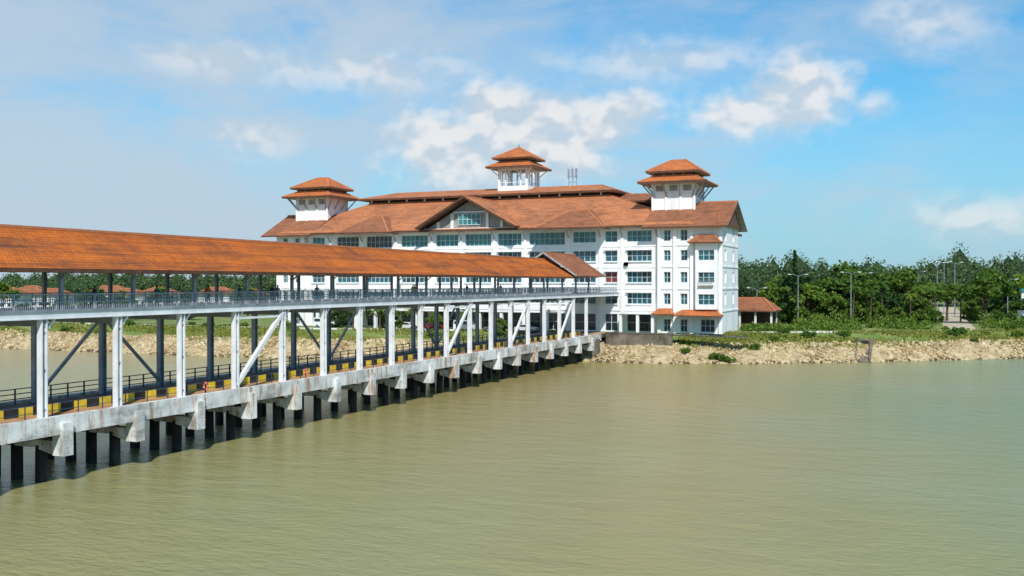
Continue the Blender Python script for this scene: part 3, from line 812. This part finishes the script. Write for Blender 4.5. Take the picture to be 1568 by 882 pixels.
def lamp(u,v,h,twin=True):
    q=MB(); q.tube((0,0,-.1),(0,0,h),.13,.08,8,0); q.tube((0,0,0),(0,0,.5),.2,.18,8,0)
    for s_ in ((1,-1) if twin else (1,)):
        pr=Vector((0,0,h-.1))
        for i in range(1,6):
            t=i/5; p_=Vector((s_*1.5*t,0,h-.1+.45*math.sin(t*1.6))); q.tube(pr,p_,.055,.05,6,0,False); pr=p_
        q.beam(pr,pr+Vector((s_*.7,0,.02)),.3,.16,1)
    o=q.build('street_lamp',[M['steel_grey'],M['steel_white']]); o.location=(u,v,hgt(u,v))
for t,Y,h in ((.292,220,11),(.346,219,11.5),(.358,236,11.5),(.434,285,15),(.441,295,15.5),(.452,280,15),(.506,236,10),(.25,216,8),(.415,330,13)):
    u,v=XY(t,Y); lamp(u,v,h)
u,v=XY(.521,226)
q=MB(); q.tube((0,0,0),(0,0,3.2),1.1,1.1,16,0); q.tube((0,0,3.2),(0,0,3.9),1.35,.3,16,1); q.tube((0,0,3.9),(0,0,7.5),.35,.3,10,0); q.tube((0,0,7.5),(0,0,8.1),.75,.6,12,1); q.box(-.4,.4,-1.2,-1.05,0,2,2)
o=q.build('light_beacon',[M['white'],M['teal'],M['rail']]); o.location=(u,v,GZ)

# ------------------------------------------------------------------ vehicles
def car(u,v,rot,colr,van=False):
    mt=pmat('car_paint',colr,tuple(min(1,c*1.1) for c in colr),1,.3,0)
    e=empty('parked_van' if van else 'parked_car',(u,v,GZ+.006)); e.rotation_euler=(0,0,rot)
    if van: prof=[(-2.3,.35),(2.3,.35),(2.35,.9),(2.2,1.15),(1.7,1.25),(1.15,2.0),(-2.25,2.05),(-2.32,1.2)]; W_=.87; win=[(1.5,1.25),(1.1,1.88),(-2.1,1.9),(-2.15,1.3)]
    else: prof=[(-2.15,.35),(2.15,.35),(2.2,.7),(2.05,.88),(1.05,.98),(.4,1.45),(-1.1,1.47),(-1.75,1.02),(-2.15,.95)]; W_=.84; win=[(.9,.98),(.36,1.36),(-1.05,1.38),(-1.55,1.02)]
    q=MB(); n=len(prof)
    def P(p_,s_): 
        tap=1-.16*max(0,(p_[1]-.95)); return (p_[0],s_*W_*tap,p_[1])
    q.face([P(p_,-1) for p_ in prof]); q.face([P(p_,1) for p_ in prof][::-1])
    for i in range(n): j=(i+1)%n; q.face([P(prof[i],-1),P(prof[i],1),P(prof[j],1),P(prof[j],-1)])
    q.build('body',[mt],e)
    q=MB()
    for s_ in (-1,1): q.face([(x,s_*(W_*(1-.16*max(0,z-.95))+.012),z) for x,z in win])
    a,b_=(prof[4],prof[5]); q.face([(a[0]+.02,-W_*.85,a[1]+.05),(a[0]+.02,W_*.85,a[1]+.05),(b_[0]+.03,W_*.8,b_[1]-.03),(b_[0]+.03,-W_*.8,b_[1]-.03)])
    q.build('windows',[M['glassd']],e)
    q=MB()
    for x in (-1.35,1.35):
        for s_ in (-1,1):
            q.tube((x,s_*.72,.33),(x,s_*.9,.33),.33,.33,14,0); q.tube((x,s_*.9,.33),(x,s_*.91,.33),.18,.18,10,1)
    q.build('wheels',[M['black'],M['steel_grey']],e)
car(-98,174.4,0,(.7,.7,.7)); car(-92,174.3,0,(.25,.03,.03)); car(-85,174.4,0,(.75,.75,.75),True); car(-78.5,174.4,math.pi,(.1,.12,.15)); car(-72,174.4,0,(.6,.62,.65)); car(-118,174.4,0,(.7,.7,.72),True)

# ------------------------------------------------------------------ people on the upper walkway
def person_mesh(stride,armf):
    V=[];E=[];Rr=[]
    def add(p,r,par=None):
        V.append(p);Rr.append(r)
        if par is not None:E.append((par,len(V)-1))
        return len(V)-1
    pel=add((0,0,.95),(.15,.11)); wa=add((0,0,1.1),(.13,.1),pel); ch=add((0,.01,1.32),(.165,.11),wa)
    nk=add((0,0,1.46),(.06,.06),ch); jw=add((0,.02,1.56),(.07,.08),nk); hd=add((0,.01,1.66),(.082,.1),jw); tp=add((0,0,1.74),(.055,.065),hd)
    nose=add((0,.125,1.61),(.012,.012),jw)
    for s_ in (-1,1):
        hp=add((s_*.1,0,.88),(.09,.1),pel); kn=add((s_*.1,stride*s_*.5+.04,.5),(.06,.065),hp)
        an_=add((s_*.1,stride*s_*.9-.03,.09),(.04,.045),kn); add((s_*.11,stride*s_*.9+.13,.04),(.04,.03),an_)
        shd=add((s_*.17,0,1.4),(.065,.06),ch); el=add((s_*.23,-armf*s_*.3-.02,1.14),(.042,.042),shd)
        wr=add((s_*.23,-armf*s_*.5+.12,.92),(.027,.027),el); hn=add((s_*.225,-armf*s_*.5+.16,.85),(.03,.018),wr)
        for f in range(4):
            x=s_*(.225)+(f-1.5)*.016; L=(.07,.08,.075,.06)[f]
            k_=add((x,-armf*s_*.5+.18,.85-L*.5),(.008,.008),hn); add((x,-armf*s_*.5+.17,.85-L),(.007,.007),k_)
        add((s_*.2,-armf*s_*.5+.2,.85),(.009,.009),wr)
    me=bpy.data.meshes.new('p'); me.from_pydata(V,E,[]); o=bpy.data.objects.new('tmp',me); COL.objects.link(o)
    o.modifiers.new('s','SKIN'); ss=o.modifiers.new('u','SUBSURF'); ss.levels=1
    sl=me.skin_vertices[0].data if me.skin_vertices else None
    if sl is None:
        bpy.context.view_layer.objects.active=o; o.select_set(True); bpy.ops.mesh.customdata_skin_add(); sl=me.skin_vertices[0].data
    for i,r_ in enumerate(Rr): sl[i].radius=r_; sl[i].use_root=(i==0)
    dg=bpy.context.evaluated_depsgraph_get(); nm=bpy.data.meshes.new_from_object(o.evaluated_get(dg))
    bpy.data.objects.remove(o); return nm
skin=pmat('skin',(.28,.16,.1),(.34,.2,.13),3,.6,0); hair=pmat('hair',(.01,.009,.008),(.02,.016,.014),3,.5,0)
pms=[person_mesh(st_,ar) for st_,ar in ((.32,.4),(.0,.1),(-.3,-.4))]
def person(u,v,z,rot,shirt,pants,k):
    me=pms[k%len(pms)].copy(); me.materials.clear()
    for m_ in (skin,pmat('shirt_cloth',shirt,tuple(c*.8 for c in shirt),4,.9,0),pmat('trouser_cloth',pants,tuple(c*.8 for c in pants),4,.9,0),hair,M['black']): me.materials.append(m_)
    for p_ in me.polygons:
        x,y,zz=p_.center; p_.use_smooth=True
        if zz>1.665 or (zz>1.55 and y<-.02): i=3
        elif zz>1.47: i=0
        elif abs(x)>.17 and zz<1.2: i=0
        elif zz>.93: i=1
        elif zz>.09: i=2
        else: i=4
        p_.material_index=i
    link('person',me,(u,v,z),rot,(1,1,1))
PL=[(-56.7,54.1,.0,(.05,.06,.08),(.03,.03,.05)),(-56.7,66.2,3.1,(.7,.14,.04),(.03,.04,.08)),(-57.1,66.9,3.0,(.7,.3,.05),(.05,.05,.05)),(-56.8,70.6,0,(.05,.1,.3),(.02,.02,.03)),
 (-56.8,75.3,.3,(.04,.05,.09),(.04,.04,.06)),(-57.0,76.4,.1,(.3,.3,.32),(.05,.05,.08)),(-56.8,92,3.1,(.05,.25,.6),(.04,.04,.06)),(-56.8,102.3,0,(.75,.55,.05),(.4,.05,.05)),(-57.0,103.1,0,(.6,.06,.05),(.04,.04,.06)),(-56.8,117,3.1,(.1,.1,.12),(.05,.05,.05)),(-56.8,128,0,(.6,.6,.6),(.04,.05,.1)),(-57.1,83,3.1,(.2,.2,.25),(.05,.05,.07)),(-56.8,60.5,1.5,(.08,.08,.1),(.03,.03,.04))]
for i,(u,v,r_,s1,s2) in enumerate(PL): person(u,v,12.085,r_,s1,s2,i)

# ------------------------------------------------------------------ light, sky
to_sun=Vector((.47,-.78,.88)).normalized()
el=math.asin(to_sun.z); az=math.atan2(to_sun.x,to_sun.y)
L=bpy.data.lights.new('sun','SUN'); L.energy=4.4; L.angle=math.radians(.5); L.color=(1,.95,.87)
lo=bpy.data.objects.new('sun',L); lo.rotation_euler=to_sun.to_track_quat('Z','Y').to_euler(); lo.location=(0,0,100); COL.objects.link(lo)
w=bpy.data.worlds.new('World'); scene.world=w; w.use_nodes=True; nt=w.node_tree
w.cycles.sampling_method='MANUAL'; w.cycles.sample_map_resolution=512
bg=nt.nodes['Background']; bg.inputs[1].default_value=.1
sk=node(nt,'ShaderNodeTexSky',sky_type='NISHITA'); sk.sun_disc=False; sk.sun_elevation=el; sk.sun_rotation=az
sk.air_density=1.0; sk.dust_density=.3; sk.ozone_density=2.0; sk.altitude=0
tc=node(nt,'ShaderNodeTexCoord'); sx=node(nt,'ShaderNodeSeparateXYZ'); nt.links.new(tc.outputs['Generated'],sx.inputs[0])
def mth(op,a,b_=None,c_=None,clamp=False):
    n=node(nt,'ShaderNodeMath',operation=op,use_clamp=clamp)
    for i,x in enumerate((a,b_,c_)):
        if x is None: continue
        if isinstance(x,(int,float)): n.inputs[i].default_value=x
        else: nt.links.new(x,n.inputs[i])
    return n.outputs[0]
A_=mth('ADD',mth('ARCTAN2',sx.outputs[0],sx.outputs[1]),.4061)
hor=mth('SQRT',mth('ADD',mth('MULTIPLY',sx.outputs[0],sx.outputs[0]),mth('MULTIPLY',sx.outputs[1],sx.outputs[1])))
E_=mth('DIVIDE',sx.outputs[2],mth('MAXIMUM',hor,.05))
def comb(a,b_,c_=0.0):
    n=node(nt,'ShaderNodeCombineXYZ')
    for i,x in enumerate((a,b_,c_)):
        if isinstance(x,(int,float)): n.inputs[i].default_value=x
        else: nt.links.new(x,n.inputs[i])
    return n.outputs[0]
def sstep(x,a,b_):
    n=node(nt,'ShaderNodeMapRange',interpolation_type='SMOOTHSTEP'); nt.links.new(x,n.inputs[0])
    n.inputs[1].default_value=a; n.inputs[2].default_value=b_; return n.outputs[0]
def cn(dy,det,sc=20): return noise(nt,comb(A_,mth('MULTIPLY',mth('ADD',E_,dy),1.25)),sc,det,.6,.1)
n0=cn(0,7); l0=cn(0,2.5); l1=cn(.016,2.5)
def cluster(blobs,k=.72):
    field=None
    for (px,py,rx,ry) in blobs:
        t=(px-784)/1500; a0=math.atan(t); e0=(433-py)/1500*math.cos(a0)
        vm_=node(nt,'ShaderNodeVectorMath',operation='SUBTRACT'); nt.links.new(comb(A_,E_),vm_.inputs[0]); vm_.inputs[1].default_value=(a0,e0,0)
        vs_=node(nt,'ShaderNodeVectorMath',operation='MULTIPLY'); nt.links.new(vm_.outputs[0],vs_.inputs[0]); vs_.inputs[1].default_value=(1500/rx*k,1500/ry*k,0)
        vl=node(nt,'ShaderNodeVectorMath',operation='LENGTH'); nt.links.new(vs_.outputs[0],vl.inputs[0])
        q_=mth('SUBTRACT',1.0,vl.outputs['Value'])
        field=q_ if field is None else mth('SMOOTH_MAX',field,q_,.25)
    return mth('ADD',mth('MAXIMUM',field,-1.2),mth('MULTIPLY',mth('SUBTRACT',n0,.5),1.7))
fA=cluster([(757,164,60,44),(672,206,68,38),(838,186,76,42),(915,186,76,40),(962,168,44,26),(690,240,90,40),(800,230,120,44),
       (1124,174,52,34),(1186,156,66,40),(1238,134,58,46),(1210,172,80,34)])
fB=cluster([(382,214,46,24),(1418,38,66,36),(312,90,70,20),(1332,162,26,16),(1500,335,90,26),(1010,95,120,26),(560,110,160,26)])
dens=mth('MAXIMUM',mth('MULTIPLY',sstep(fA,-.15,.75),.86),mth('MULTIPLY',sstep(fB,-.4,1.1),.62))
lit=sstep(mth('SUBTRACT',l0,l1),-.1,.1)
ccol=mix(nt,lit,(5.8,6.6,7.4),(8.7,8.6,8.5))
nv=noise(nt,comb(A_,mth('MULTIPLY',E_,2.6)),3.2,6,.55,.5)
nv2=noise(nt,comb(A_,mth('MULTIPLY',E_,2.0),3.0),8,6,.58,.6)
vm=mth('ADD',mth('MULTIPLY',mth('SUBTRACT',nv,.46),2.8),mth('MULTIPLY',mth('SUBTRACT',nv2,.5),1.7))
vm=mth('ADD',vm,mth('MULTIPLY',A_,-.95))
vm=mth('ADD',vm,.34)
veil=mth('MULTIPLY',sstep(vm,-.4,1.1),.85)
c=mix(nt,1.0,sk.outputs[0],(.45,1.2,1.45),'MULTIPLY')
haze=sstep(E_,.26,-.02)
c=mix(nt,mth('MULTIPLY',haze,.85),c,(3.6,5.4,6.8))
c=mix(nt,veil,c,(5.2,6.2,7.2))
c=mix(nt,dens,c,ccol)
nt.links.new(c,bg.inputs[0])

# ------------------------------------------------------------------ camera
cam=bpy.data.cameras.new('camera'); cam.sensor_width=36; cam.lens=36*1500/1568; cam.clip_start=.5; cam.clip_end=9000
co=bpy.data.objects.new('camera',cam); co.location=(0,0,14); co.rotation_euler=(math.radians(90-.3),0,math.atan(.43)); COL.objects.link(co); scene.camera=co
scene.view_settings.view_transform='Standard'; scene.view_settings.look='None'; scene.view_settings.exposure=0
